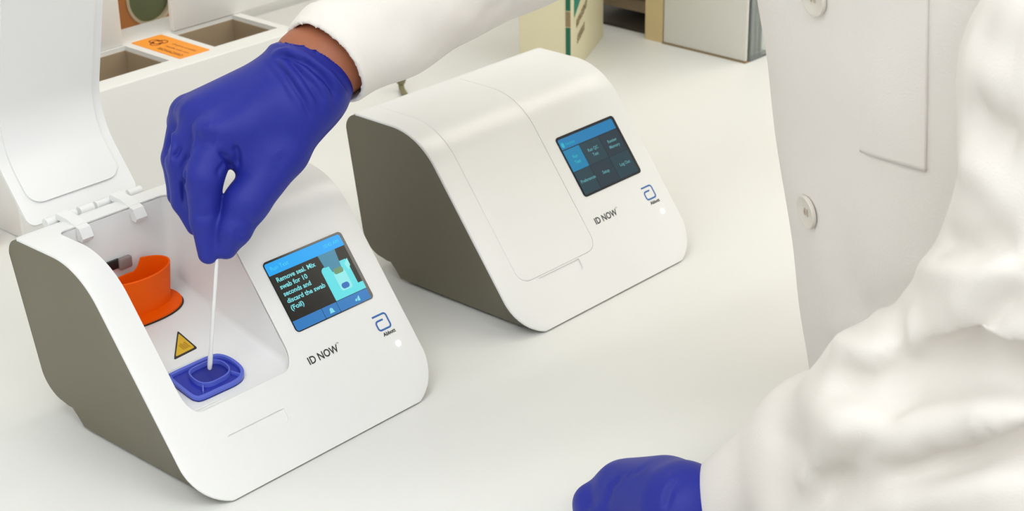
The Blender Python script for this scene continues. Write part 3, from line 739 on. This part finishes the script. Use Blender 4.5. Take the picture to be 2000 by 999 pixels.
# ------------------------------------------------------------------ the person: distance-field modelling
class Field:
    def __init__(s, lo, hi, vox):
        s.lo = np.array(lo, np.float32); s.vox = vox
        s.n = np.ceil((np.array(hi) - np.array(lo)) / vox).astype(int) + 1
        s.F = np.full(s.n, .05, np.float32)
    def sub(s, lo, hi):
        i0 = np.maximum(0, np.floor((np.array(lo) - s.lo) / s.vox).astype(int)); i1 = np.minimum(s.n, np.ceil((np.array(hi) - s.lo) / s.vox).astype(int) + 1)
        if (i1 <= i0).any(): return None
        ax = [s.lo[k] + s.vox * np.arange(i0[k], i1[k], dtype=np.float32) for k in range(3)]
        P = np.stack(np.meshgrid(*ax, indexing='ij'), -1)
        return tuple(slice(i0[k], i1[k]) for k in range(3)), P
    def apply(s, lo, hi, fn, k=0, op='add'):
        r = s.sub(lo, hi)
        if r is None: return
        sl_, P = r; d = fn(P); F = s.F[sl_]
        if op == 'sub':
            if k > 0:
                h = np.clip(.5 + .5 * (F + d) / k, 0, 1); s.F[sl_] = -d * (1 - h) + F * h + k * h * (1 - h)
            else: s.F[sl_] = np.maximum(F, -d)
            return
        if op == 'clip': s.F[sl_] = np.maximum(F, d); return
        if k > 0:
            h = np.clip(.5 + .5 * (F - d) / k, 0, 1); s.F[sl_] = F * (1 - h) + d * h - k * h * (1 - h)
        else: s.F[sl_] = np.minimum(F, d)
    def cone(s, a, b, ra, rb, k=0, op='add', flat=False, squash=None):
        a = np.array(a, np.float32); b = np.array(b, np.float32); m = max(ra, rb) * (squash[2] if squash and squash[2] > 1 else 1) + .012 + k
        lo = np.minimum(a, b) - m; hi = np.maximum(a, b) + m
        def fn(P):
            ba = b - a; L2 = float(ba @ ba); pa = P - a; t = (pa @ ba) / L2
            tc = np.clip(t, 0, 1); q = pa - tc[..., None] * ba
            if squash is not None:      # (axis vector, factor<1 thin along it, unused)
                ax = np.array(squash[0], np.float32); ax = ax - (ax @ ba) / L2 * ba; ax /= np.linalg.norm(ax)
                q = q + (q @ ax)[..., None] * ax * (1 / squash[1] - 1)
            r = ra + (rb - ra) * tc
            if flat:
                perp = pa - t[..., None] * ba
                if squash is not None: perp = perp + (perp @ ax)[..., None] * ax * (1 / squash[1] - 1)
                L = math.sqrt(L2)
                return np.maximum(np.linalg.norm(perp, axis=-1) - (ra + (rb - ra) * np.clip(t, -.2, 1.2)), np.maximum(-t * L, (t - 1) * L))
            return np.linalg.norm(q, axis=-1) - r
        s.apply(lo, hi, fn, k, op)
    def ellip(s, a, b, X, Y, rx, ry, rz, k=0, op='add'):
        '''capsule of elliptical section: axes X (rx), Y (ry), end roundness rz along a-b'''
        a = np.array(a, np.float32); b = np.array(b, np.float32); X = np.array(X, np.float32); Y = np.array(Y, np.float32)
        m = max(rx, ry, rz) + .02 + k; lo = np.minimum(a, b) - m; hi = np.maximum(a, b) + m
        def fn(P):
            ba = b - a; L2 = float(ba @ ba); pa = P - a; t = np.clip((pa @ ba) / L2, 0, 1); q = pa - t[..., None] * ba
            ux = ba / math.sqrt(L2); g = np.sqrt((q @ X / rx) ** 2 + (q @ Y / ry) ** 2 + ((q @ ux) / rz) ** 2)
            g2 = np.sqrt((q @ X / rx ** 2) ** 2 + (q @ Y / ry ** 2) ** 2 + ((q @ ux) / rz ** 2) ** 2) + 1e-6
            return g * (g - 1) / g2
        s.apply(lo, hi, fn, k, op)
    def mesh(s):
        F = s.F; S = F < 0
        nx, ny, nz = F.shape
        cs = [S[i:nx - 1 + i, j:ny - 1 + j, k:nz - 1 + k] for i in (0, 1) for j in (0, 1) for k in (0, 1)]
        cnt = sum(c.astype(np.int8) for c in cs); act = (cnt > 0) & (cnt < 8)
        idx = -np.ones(act.shape, np.int64); ii = np.argwhere(act); idx[act] = np.arange(len(ii))
        acc = np.zeros((len(ii), 3)); num = np.zeros(len(ii))
        cor = [(i, j, k) for i in (0, 1) for j in (0, 1) for k in (0, 1)]
        for a in range(8):
            for b in range(a + 1, 8):
                ca, cb = np.array(cor[a]), np.array(cor[b])
                if np.abs(ca - cb).sum() != 1: continue
                fa = F[tuple((ii + ca).T)]; fb = F[tuple((ii + cb).T)]; m = (fa < 0) != (fb < 0)
                t = np.where(m, fa / np.where(m, fa - fb, 1), 0)
                acc += np.where(m[:, None], ca + t[:, None] * (cb - ca), 0); num += m
        Vv = (ii + acc / num[:, None]) * s.vox + s.lo
        faces = []
        for ax in range(3):
            o1, o2 = [(1, 2), (2, 0), (0, 1)][ax]
            sl0 = [slice(1, -1)] * 3; sl0[ax] = slice(0, F.shape[ax] - 1)
            a = S[tuple(sl0)]; sl1 = list(sl0); sl1[ax] = slice(1, F.shape[ax]); b = S[tuple(sl1)]
            e = np.argwhere(a != b); base = e.copy()
            for q in range(3):
                if q != ax: base[:, q] += 1
            inside = a[tuple(e.T)]
            def at_(d1_, d2_):
                p = base.copy(); p[:, o1] -= d1_; p[:, o2] -= d2_; return idx[tuple(p.T)]
            q = np.stack([at_(0, 0), at_(1, 0), at_(1, 1), at_(0, 1)], 1)
            q[~inside] = q[~inside][:, ::-1]; faces.append(q)
        Fc = np.concatenate(faces); Fc = Fc[(Fc >= 0).all(1)]
        return Vv, Fc
def relax(Vv, Fc, it=2, lam=.5):
    for _ in range(it):
        acc = np.zeros_like(Vv); n = np.zeros(len(Vv))
        for k in range(4):
            a, b = Fc[:, k], Fc[:, (k + 1) % 4]
            np.add.at(acc, a, Vv[b]); np.add.at(n, a, 1); np.add.at(acc, b, Vv[a]); np.add.at(n, b, 1)
        Vv = Vv + lam * (acc / np.maximum(n, 1)[:, None] - Vv)
    return Vv
def vnormals(Vv, Fc):
    fn = np.cross(Vv[Fc[:, 2]] - Vv[Fc[:, 0]], Vv[Fc[:, 3]] - Vv[Fc[:, 1]]); N = np.zeros_like(Vv)
    for k in range(4): np.add.at(N, Fc[:, k], fn)
    return N / (np.linalg.norm(N, axis=1)[:, None] + 1e-12)
def np_mesh(name, Vv, Fc, m, parent, origin, label=None):
    me = bpy.data.meshes.new(name); Vl = Vv - np.array(origin)
    me.vertices.add(len(Vl)); me.vertices.foreach_set('co', Vl.astype(np.float32).ravel())
    me.loops.add(Fc.size); me.loops.foreach_set('vertex_index', Fc.astype(np.int32).ravel())
    me.polygons.add(len(Fc)); me.polygons.foreach_set('loop_start', np.arange(0, Fc.size, 4, dtype=np.int32)); me.polygons.foreach_set('loop_total', np.full(len(Fc), 4, np.int32))
    me.update(calc_edges=True); me.polygons.foreach_set('use_smooth', [True] * len(Fc)); me.materials.append(m)
    o = link(bpy.data.objects.new(name, me), parent)
    if label: o['label'] = label
    return o
def bvh(Vv, Fc): return BVHTree.FromPolygons([tuple(p) for p in Vv], [tuple(int(i) for i in q) for q in Fc])
def hit(tree, px, py):
    px, py = float(px), float(py)
    d = (fwd + (px - 1000) / F_PX * rt + (499.5 - py) / F_PX * up).normalized()
    p, n, i, dist = tree.ray_cast(CAMP, d); return p, n
def crease(Vv, N, pts, amp, wid, reach=1.0):
    '''raise (amp>0) or sink a soft fold along a line of surface points'''
    pts = [np.array(p) for p in pts if p is not None]
    if len(pts) < 2: return Vv
    A_ = np.array(pts); L = np.concatenate([[0], np.cumsum(np.linalg.norm(np.diff(A_, axis=0), axis=1))])
    lo = A_.min(0) - 3 * wid; hi = A_.max(0) + 3 * wid; m = ((Vv > lo) & (Vv < hi)).all(1); P = Vv[m]
    best = np.full(len(P), 9.); par = np.zeros(len(P))
    for i in range(len(pts) - 1):
        a, b = A_[i], A_[i + 1]; ba = b - a; t = np.clip(((P - a) @ ba) / (ba @ ba), 0, 1); d = np.linalg.norm(P - a - t[:, None] * ba, axis=1)
        u = d < best; best[u] = d[u]; par[u] = (L[i] + t[u] * (L[i + 1] - L[i])) / L[-1]
    env = np.clip(np.minimum(par, 1 - par) * 5 + .15, 0, 1) ** .7
    Vv = Vv.copy(); Vv[m] += N[m] * (amp * np.exp(-(best / wid) ** 2) * env)[:, None]
    return Vv
def fold_px(Vv, N, tree, px, amp, wid, sub_=4):
    P = []
    for i in range(len(px) - 1):
        for j in range(sub_):
            t = j / sub_; P.append((px[i][0] * (1 - t) + px[i + 1][0] * t, px[i][1] * (1 - t) + px[i + 1][1] * t))
    P.append(px[-1]); H = [hit(tree, *p)[0] for p in P]
    return crease(Vv, N, H, amp, wid)

PO = Vector((.33, .93, FLOOR))
person = thing('person', 'person in a white lab coat and blue gloves reaching over to the nearer machine', 'person', tuple(PO))

# --- right hand in its glove
D0 = 1.066
g = Field(at(490, 290, 1.075) - Vector((.085, .09, .10)), at(490, 290, 1.075) + Vector((.085, .09, .10)), .00115)
H = lambda x, y, d=0.: at(x, y, D0 + d)
K = .006
nv = fwd  # thin direction of the palm
# metacarpals
g.cone(H(606, 178, .004), H(432, 262, -.006), .0180, .0140, 0)
g.cone(H(600, 158, .008), H(398, 226, .006), .0190, .0138, .010)
g.cone(H(592, 140, .014), H(372, 222, .020), .0170, .0125, .010)
g.cone(H(585, 135, .022), H(362, 238, .034), .0150, .0115, .010)
g.cone(H(600, 190, .006), H(470, 262, .000), .0180, .0150, .010)
# thenar and thumb
g.cone(H(606, 196, .004), H(553, 296, .002), .0180, .0150, .012)
g.cone(H(553, 296, .002), H(483, 394, -.002), .0155, .0138, .006)
g.cone(H(483, 394, -.002), H(458, 448, -.002), .0136, .0106, .004)
g.cone(H(458, 448, -.002), H(441, 484, .001), .0106, .0074, .003)
g.cone(H(492, 250, .000), H(515, 300, .002), .0160, .0140, .008)
g.cone(H(462, 288, .000), H(505, 318, .002), .0130, .0120, .006)
# index
g.cone(H(428, 262, -.006), H(398, 345, -.010), .0140, .0122, .003)
g.cone(H(398, 345, -.010), H(399, 430, -.004), .0118, .0088, .003)
g.cone(H(399, 430, -.004), H(407, 496, .002), .0086, .0066, .003)
# middle
g.cone(H(398, 228, .006), H(358, 318, .008), .0135, .0110, .0025)
g.cone(H(358, 318, .008), H(362, 392, .012), .0108, .0088, .0025)
g.cone(H(362, 392, .012), H(384, 440, .010), .0085, .0068, .0025)
# ring
g.cone(H(370, 224, .022), H(346, 310, .026), .0125, .0100, .0022)
g.cone(H(346, 310, .026), H(352, 380, .030), .0098, .0080, .0022)
g.cone(H(352, 380, .030), H(380, 410, .026), .0078, .0066, .0022)
# little finger
g.cone(H(362, 240, .036), H(348, 310, .044), .0110, .0088, .0022)
g.cone(H(348, 310, .044), H(365, 365, .044), .0086, .0072, .0022)
# wrist cuff
wa, wb = H(588, 172, .010), H(607, 140, .013)
g.cone(H(560, 200, .010), H(600, 152, .012), .0240, .0262, .014)
g.cone(H(586, 174, .011), H(607, 139, .014), .0268, .0288, .004, flat=True)
g.cone(H(598, 154, .013), H(618, 121, .016), .0262, .0266, 0, op='sub', flat=True)
Vg, Fg = g.mesh(); Vg = relax(Vg, Fg, 2, .5); Ng = vnormals(Vg, Fg); tg = bvh(Vg, Fg)
W1 = .0022
for px, amp, wd_ in (
    ([(534, 104), (560, 98), (600, 114), (644, 146), (676, 184)], .0016, .0018), ([(540, 112), (566, 110), (600, 128), (636, 158), (660, 190)], -.0014, .0016),
    ([(532, 118), (562, 150), (592, 196), (606, 232)], -.0013, .0016), ([(545, 112), (577, 150), (606, 194), (618, 226)], .0011, .0020),
    ([(556, 108), (592, 150), (618, 190), (626, 216)], -.0012, .0016), ([(566, 104), (604, 140), (632, 178), (640, 206)], .0010, .0020),
    ([(580, 104), (622, 136), (650, 176), (652, 198)], -.0011, .0016), ([(540, 98), (590, 104), (640, 140), (672, 180)], .0012, .0022),
    ([(600, 150), (620, 172), (634, 200)], -.0010, .0014), ([(604, 128), (628, 150), (646, 184)], .0008, .0014), ([(518, 120), (545, 160), (575, 214)], -.0007, .0020),
    ([(428, 296), (442, 308), (452, 330)], -.0020, .0018), ([(458, 284), (464, 300), (464, 326)], -.0016, .0018), ([(440, 318), (430, 330), (424, 342)], -.0010, .0018),
    ([(334, 262), (329, 280), (326, 300)], -.0018, .0016), ([(352, 286), (346, 298), (338, 308)], -.0016, .0015), ([(340, 258), (338, 290), (334, 320)], .0012, .0018),
    ([(361, 330), (358, 360), (360, 400)], -.0018, .0018), ([(372, 300), (360, 318), (352, 334)], -.0007, .0016),
    ([(380, 246), (400, 252), (424, 250)], .0022, .0070), ([(345, 205), (352, 214), (360, 222)], .0012, .0060), ([(384, 270), (400, 276), (420, 276)], -.0016, .0050),
    ([(478, 466), (468, 462), (458, 452)], -.0008, .0018), ([(500, 442), (488, 436), (480, 424)], -.0005, .0018), ([(560, 300), (540, 320), (536, 346)], -.0005, .0030),
    ([(384, 420), (398, 424), (414, 418)], -.0005, .0016)):
    Vg = fold_px(Vg, Ng, tg, px, amp * 1.3, wd_)
np_mesh('glove', Vg, Fg, M['glove'], person, PO, 'blue glove on the reaching right hand')

# --- left hand in its glove, resting on the bench
g2 = Field(at(1080, 1180, 1.0) - Vector((.05, .12, .02)), at(1420, 860, 1.0) + Vector((.05, .16, .05)), .0016)
def on(x, y, z):            # point seen at (x, y) at height z over the bench
    d = fwd + (x - 1000) / F_PX * rt + (499.5 - y) / F_PX * up
    return CAMP + d * ((z - CAM_Z) / d.z)
g2.cone(on(1330, 1000, .040), on(1225, 975, .026), .0270, .0205, 0)
g2.cone(on(1330, 1000, .040), on(1250, 1000, .024), .0260, .0200, .01)
g2.cone(on(1300, 968, .036), on(1222, 958, .026), .0215, .0160, .012)
g2.cone(on(1225, 962, .024), on(1160, 985, .018), .0150, .0120, .006)
g2.cone(on(1160, 985, .018), on(1150, 1050, .012), .0118, .0095, .004)
for i, (x, y) in enumerate(((1215, 1000), (1235, 1035), (1262, 1065))):
    g2.cone(on(x, y, .024), on(x - 38, y + 35, .018), .0140, .0115, .005)
    g2.cone(on(x - 38, y + 35, .018), on(x - 35, y + 100, .011), .0112, .0090, .004)
g2.cone(on(1320, 1010, .038), on(1335, 1090, .018), .0150, .0115, .008); g2.cone(on(1335, 1090, .018), on(1300, 1150, .012), .0112, .0090, .004)
V2, F2 = g2.mesh(); V2 = relax(V2, F2, 2, .5); N2 = vnormals(V2, F2); t2_ = bvh(V2, F2)
for px, amp, wd_ in (([(1215, 930), (1195, 950), (1185, 985)], -.0014, .0025), ([(1330, 935), (1310, 960), (1300, 995)], -.0012, .0022), ([(1316, 925), (1296, 955), (1286, 995)], .0010, .0025), ([(1260, 912), (1240, 925), (1225, 928)], -.0006, .003)):
    V2 = fold_px(V2, N2, t2_, px, amp, wd_)
np_mesh('glove', V2, F2, M['glove'], person, PO, 'blue glove on the resting left hand')

# --- body axes
nF = np.array((-.888, -.46, 0.)); nF /= np.linalg.norm(nF); nS = np.array((-nF[1], nF[0], 0.))   # facing, and the body's own left
if nS[1] > 0: nS = -nS
T0 = np.array((.332, .922, -.02)); T1 = np.array((.256, .905, .40))
shR = T1 - nS * .165 + np.array((.0, 0, .05)); shL = T1 + nS * .165 + np.array((.03, 0, .05))
wrR = np.array(H(625, 118, .014)); elR = np.array(at(1330, -215, 1.20))
# --- lab coat
ct = Field((-.20, .52, -.62), (.66, 1.36, .56), .0034)
ct.ellip(T0, T1, nF, nS, .125, .150, .12, 0)
ct.ellip(T1 - nS * .09 + np.array((0, 0, .03)), T1 + nS * .09 + np.array((0, 0, .03)), nF, (0, 0, 1), .085, .065, .075, .03)
hip = T0 + np.array((.04, -.02, -.10)) - nF * .0
ct.cone(T0, hip, .112, .120, .04, squash=(nF, .85, 1)); ct.cone(hip, hip + np.array((.05, -.04, -.42)), .120, .150, .02, squash=(nF, .75, 1))
ct.cone(T0 + nS * .02, T0 + nS * .05 + np.array((.03, 0, .18)), .10, .11, .05)
# reaching sleeve
m1 = np.array(H(760, 40, .030)); m2 = np.array(H(1000, -100, .075))
cu = np.array(H(637, 120, .014)); cax = (m1 - cu) / np.linalg.norm(m1 - cu)
o0 = np.array(H(636, 122, .012)); o1 = np.array(H(668, 92, .020))
ct.cone(m2, elR, .0405, .050, .015)
ct.cone(elR, shR, .050, .056, .02)
# resting sleeve
c1_ = np.array(at(1396, 1030, .985)); c2_ = np.array(at(1620, 878, .905)); c3_ = np.array(at(1790, 850, .835)); el = np.array(at(2085, 880, .785))
a1 = np.array(at(2135, 600, .76)); a2 = np.array(at(2165, 150, .735)); 
ct.cone(np.array(at(1356, 1040, .995)), c1_, .0335, .0315, .006, flat=True)
ct.cone(c1_, c2_, .0315, .0385, .012)
ct.cone(c2_, c3_, .0385, .048, .015)
ct.cone(c3_, el, .050, .058, .02)
ct.cone(np.array(at(1640, 1040, .88)), np.array(at(1990, 1010, .80)), .038, .055, .03)
ct.cone(np.array(at(1860, 770, .815)), a1, .048, .064, .02)
ct.cone(np.array(at(1740, 730, .86)), np.array(at(1860, 770, .815)), .030, .048, .02)
ct.cone(el, a1, .060, .064, .02)
ct.cone(a1, a2, .064, .058, .02)
ct.cone(a2, shL + np.array((.0, -.02, .0)), .058, .056, .02)
# crevices of the bent elbow, carved into the cloth before meshing
V0_, F0_ = ct.mesh(); t0_ = bvh(V0_, F0_)
for px, rr, dp in (([(1622, 742), (1690, 752), (1760, 746), (1840, 738), (1920, 738), (2010, 744), (2110, 752)], .0100, .011),
                   ([(1590, 962), (1680, 950), (1770, 930), (1860, 908), (1950, 890), (2040, 870), (2100, 860)], .0068, .006)):
    P = [hit(t0_, *p)[0] for p in px]; P = [np.array(p) for p in P if p is not None]
    Q = []
    for i in range(len(P) - 1):
        for j in range(4): Q.append(P[i] * (1 - j / 4) + P[i + 1] * j / 4)
    Q.append(P[-1]); n_q = len(Q)
    for i in range(n_q):
        wq = min(1, 2.2 * i / n_q) ; wq = wq * wq * (3 - 2 * wq)
        Q[i] = Q[i] - np.array(fwd) * (1 - wq) * (rr + .006) + np.array(fwd) * wq * dp * .3
    for i in range(n_q - 1):
        ct.cone(Q[i], Q[i + 1], rr, rr, .008, op='sub')
        wq = min(1, 1.6 * i / n_q)
        sh_ = (np.array(fwd) + np.array((0, 0, .5))) * dp * wq
        ct.cone(Q[i] + sh_, Q[i + 1] + sh_, rr * .9, rr * .9, .006, op='sub')
Vc, Fc = ct.mesh(); Vc = relax(Vc, Fc, 4, .5); Nc = vnormals(Vc, Fc); tcb = bvh(Vc, Fc)
for px, amp, wd_ in (
    ([(1600, 790), (1660, 830), (1760, 850), (1880, 840), (2000, 800)], .0065, .0120),
    ([(1780, 775), (1700, 860), (1640, 930), (1575, 999)], -.0075, .0080), ([(1690, 800), (1640, 870), (1560, 960)], .0045, .0110),
    ([(1620, 900), (1720, 905), (1850, 880)], .0025, .0100), ([(1700, 990), (1850, 960), (2000, 925)], .0040, .0100),
    ([(1640, 670), (1700, 690), (1752, 700)], .0060, .0090), ([(1740, 580), (1752, 640), (1760, 700)], -.0030, .0060), ([(1775, 610), (1785, 655), (1790, 700)], .0030, .0060),
    ([(2000, 560), (1930, 620), (1880, 690)], -.0070, .0070), ([(1980, 500), (1910, 560), (1850, 620)], .0030, .0090),
    ([(1990, 280), (1930, 260), (1885, 210)], -.0080, .0110), ([(1990, 420), (1930, 350), (1880, 310)], .0040, .0110), ([(1990, 470), (1900, 490), (1830, 470)], -.0070, .0080),
    ([(1990, 520), (1900, 520), (1800, 530)], .0035, .0080), ([(1900, 60), (1950, 90), (2000, 90)], -.0035, .0110), ([(1560, 720), (1590, 800), (1640, 880)], .0025, .0110), ([(1500, 830), (1560, 880), (1600, 920)], -.0022, .0080),
    ([(1650, 440), (1665, 560), (1690, 650)], -.0025, .0100), ([(1600, 450), (1615, 560), (1630, 660)], .0020, .0100),
    ([(760, 30), (820, 70), (860, 120)], -.0016, .0090), ([(860, 10), (900, 40), (960, 60)], .0020, .0090), ([(1000, 0), (960, 20), (900, 90)], -.0015, .0070)):
    Vc = fold_px(Vc, Nc, tcb, px, amp, wd_)
nz_ = np.sin(Vc @ np.array((41., 23., 12.)) + 2 * np.sin(Vc @ np.array((9., -17., 22.)))) * np.sin(Vc @ np.array((-13., 30., 27.)))
Vc = Vc + Nc * (nz_ * .0011)[:, None]
sf = Field(at(800, 20, 1.10) - Vector((.115, .11, .13)), at(800, 20, 1.10) + Vector((.16, .14, .14)), .0015)
sf.cone(o0, o1, .0312, .0322, 0, flat=True)
sf.cone(o1, m1, .0322, .0355, .006); sf.cone(m1, m2, .0355, .0405, .012); sf.cone(m2, m2 * .7 + elR * .3, .0405, .043, .01)
sf.cone(np.array(H(584, 171, -.003)), np.array(H(672, 88, .021)), .0280, .0284, 0, op='sub', flat=True)
Vs_, Fs_ = sf.mesh(); Vs_ = relax(Vs_, Fs_, 2, .5); Ns_ = vnormals(Vs_, Fs_); ts_ = bvh(Vs_, Fs_)
for px, amp, wd_ in (([(760, 30), (820, 70), (860, 120)], -.0016, .0090), ([(860, 10), (900, 40), (960, 60)], .0020, .0090), ([(1000, 0), (960, 20), (900, 90)], -.0015, .0070),
    ([(588, 30), (650, 90), (712, 188)], -.0006, .0012), ([(620, 20), (690, 90), (730, 170)], .0010, .0050), ([(720, 10), (740, 80), (800, 160)], .0012, .0070)):
    Vs_ = fold_px(Vs_, Ns_, ts_, px, amp, wd_)
coat = np_mesh('lab_coat', Vc, Fc, M['coat'], person, PO, 'white buttoned lab coat with long loose sleeves')
np_mesh('sleeve', Vs_, Fs_, M['coat'], coat, PO)
tcb = bvh(Vc, Fc)
# patch pocket
def patch(name, corners, off, thick, m, parent, nu=26, nv_=34):
    Q = [np.array(c, float) for c in corners]; V_, ok = [], True
    last = None
    for j in range(nv_ + 1):
        for i in range(nu + 1):
            s_q, t_q = i / nu, j / nv_
            p = Q[0] * (1 - s_q) * (1 - t_q) + Q[1] * s_q * (1 - t_q) + Q[2] * s_q * t_q + Q[3] * (1 - s_q) * t_q
            h_, n_ = hit(tcb, p[0], p[1])
            if h_ is None: h_, n_ = last
            last = (h_, n_)
            V_.append(h_ + n_ * (off - .0030 * max(0, 1 - s_q * 3.0)))
    V_ = np.array([tuple(v) for v in V_])
    F_ = [(j * (nu + 1) + i, j * (nu + 1) + i + 1, (j + 1) * (nu + 1) + i + 1, (j + 1) * (nu + 1) + i) for j in range(nv_) for i in range(nu)]
    Fq = np.array(F_); V_ = relax(V_, Fq, 1, .3)
    o = meshobj(name, [Vector(v) - PO for v in V_], F_, m, parent, angle=60)
    s2 = o.modifiers.new('thickness', 'SOLIDIFY'); s2.thickness = thick; s2.offset = 0
    return o
patch('patch_pocket', [(1640, -60), (1817, -70), (1811, 337), (1650, 290)], .0006, .0016, M['coat'], coat)
# buttons
def button(x, y):
    p, n = hit(tcb, x, y)
    if p is None: return
    z = n; a = Vector((0, 0, 1)); a = (a - a.dot(z) * z).normalized(); b = z.cross(a)
    b_prof = [(0, .0016), (.0035, .0014), (.0070, .0016), (.0085, .0027), (.0094, .0026), (.0099, .0014), (.0092, .0)]
    V_, F_ = [], []; n_ = 32
    for (r, h) in b_prof:
        for k in range(n_): q = 2 * math.pi * k / n_; V_.append(p - PO + z * (h + .0002) + (a * math.cos(q) + b * math.sin(q)) * max(r, .0001))
    for i in range(len(b_prof) - 1):
        for k in range(n_): F_.append((i * n_ + k, i * n_ + (k + 1) % n_, (i + 1) * n_ + (k + 1) % n_, (i + 1) * n_ + k))
    bt = meshobj('button', V_, F_, M['button'], coat, angle=50)
    # holes and thread
    for (dx, dy) in ((-1, -1), (1, -1), (1, 1), (-1, 1)):
        c = p - PO + z * .0019 + (a * dx + b * dy) * .0016
    for dx in (-1, 1):
        v_, f_ = tube([p - PO + z * .0018 + a * .0022 * -1 + b * .0014 * dx, p - PO + z * .0024 + b * .0014 * dx, p - PO + z * .0018 + a * .0022 + b * .0014 * dx], .0005, 6)
        c_o = meshobj('button_thread', v_, f_, M['thread'], coat)
button(1580, 413); button(1593, -6)

# --- the body under the clothes
bd = Field((-.20, .52, -.92), (.66, 1.40, .86), .0055)
bd.ellip(T0, T1 - np.array((0, 0, .03)), nF, nS, .095, .120, .10, 0)
neck = T1 + np.array((-.01, -.004, .14)); head = neck + np.array((-.035, -.02, .115))
bd.cone(T1 + np.array((0, 0, .04)), neck + np.array((0, 0, .03)), .060, .052, .03)
bd.cone(shR, shL, .045, .045, .04)
bd.ellip(head - np.array((0, 0, .02)), head + np.array((0, 0, .035)), nF, nS, .092, .075, .085, .02)
chin = head + nF * .055 - np.array((0, 0, .07)); bd.cone(head, chin, .060, .030, .03)
nose = head + nF * .100 - np.array((0, 0, .010)); bd.cone(head + nF * .088 + np.array((0, 0, .018)), nose, .008, .013, .008)
for sgn in (-1, 1):
    bd.cone(head + nS * .074 * sgn + np.array((0, 0, .015)), head + nS * .080 * sgn - nF * .006 - np.array((0, 0, .02)), .014, .009, .004)
    eye = head + nF * .090 + nS * .030 * sgn + np.array((0, 0, .010)); bd.cone(eye, eye + np.array((0, 0, .002)), .012, .012, .006, op='sub')
    bd.cone(eye - nF * .008, eye - nF * .008 + np.array((0, 0, .001)), .011, .011, .002)
bd.cone(head + nF * .088 + nS * .02 - np.array((0, 0, .045)), head + nF * .088 - nS * .02 - np.array((0, 0, .045)), .007, .007, .006)
bd.cone(shR, elR, .040, .034, .02); bd.cone(elR, m2 * .6 + elR * .4, .034, .034, .01)
bd.cone(m2 * .6 + elR * .4, m1, .034, .029, .01)
bd.cone(m1, np.array(H(612, 132, .015)), .0280, .0258, .008); bd.cone(np.array(H(612, 132, .015)), np.array(H(585, 172, .012)), .0258, .0235, .008)
bd.cone(shL, a2, .040, .040, .02); bd.cone(a2, el, .038, .034, .02); bd.cone(el, c2_, .034, .029, .015); bd.cone(c2_, c1_, .029, .024, .01); bd.cone(c1_, np.array(on(1330, 1000, .040)), .024, .022, .01)
for sgn in (-1, 1):
    hp = hip + nS * .075 * sgn - np.array((0, 0, .02)); kn = hp + np.array((.03, -.02, -.36)); an = kn + np.array((.02, -.01, -.36))
    bd.cone(T0, hp, .10, .085, .04); bd.cone(hp, kn, .08, .052, .03); bd.cone(kn, an, .050, .034, .02); bd.cone(an, an + nF * .12 - np.array((0, 0, .03)), .032, .026, .01)
Vb, Fb = bd.mesh(); Vb = relax(Vb, Fb, 3, .5)
np_mesh('body', Vb, Fb, M['skin'], person, PO, 'bare wrist showing between glove and sleeve')
tw = Field((-.2, .52, -.90), (.70, 1.30, -.05), .007)
for sgn in (-1, 1):
    hp = hip + nS * .075 * sgn - np.array((0, 0, .02)); kn = hp + np.array((.03, -.02, -.36)); an = kn + np.array((.02, -.01, -.30))
    tw.cone(hp, kn, .095, .070, .03); tw.cone(kn, an, .070, .060, .02)
Vt, Ft = tw.mesh(); np_mesh('trousers', relax(Vt, Ft, 2), Ft, M['trousers'], person, PO)
hf = Field(head - .2, head + .2, .005)
hf.ellip(head - nF * .012 + np.array((0, 0, .0)), head - nF * .012 + np.array((0, 0, .045)), nF, nS, .098, .083, .090, 0)
hf.cone(head + nF * .09 - np.array((0, 0, .10)), head + nF * .10 + np.array((0, 0, .045)), .078, .05, 0, op='sub')
Vh, Fh = hf.mesh(); np_mesh('hair', relax(Vh, Fh, 2), Fh, M['hair'], person, PO)
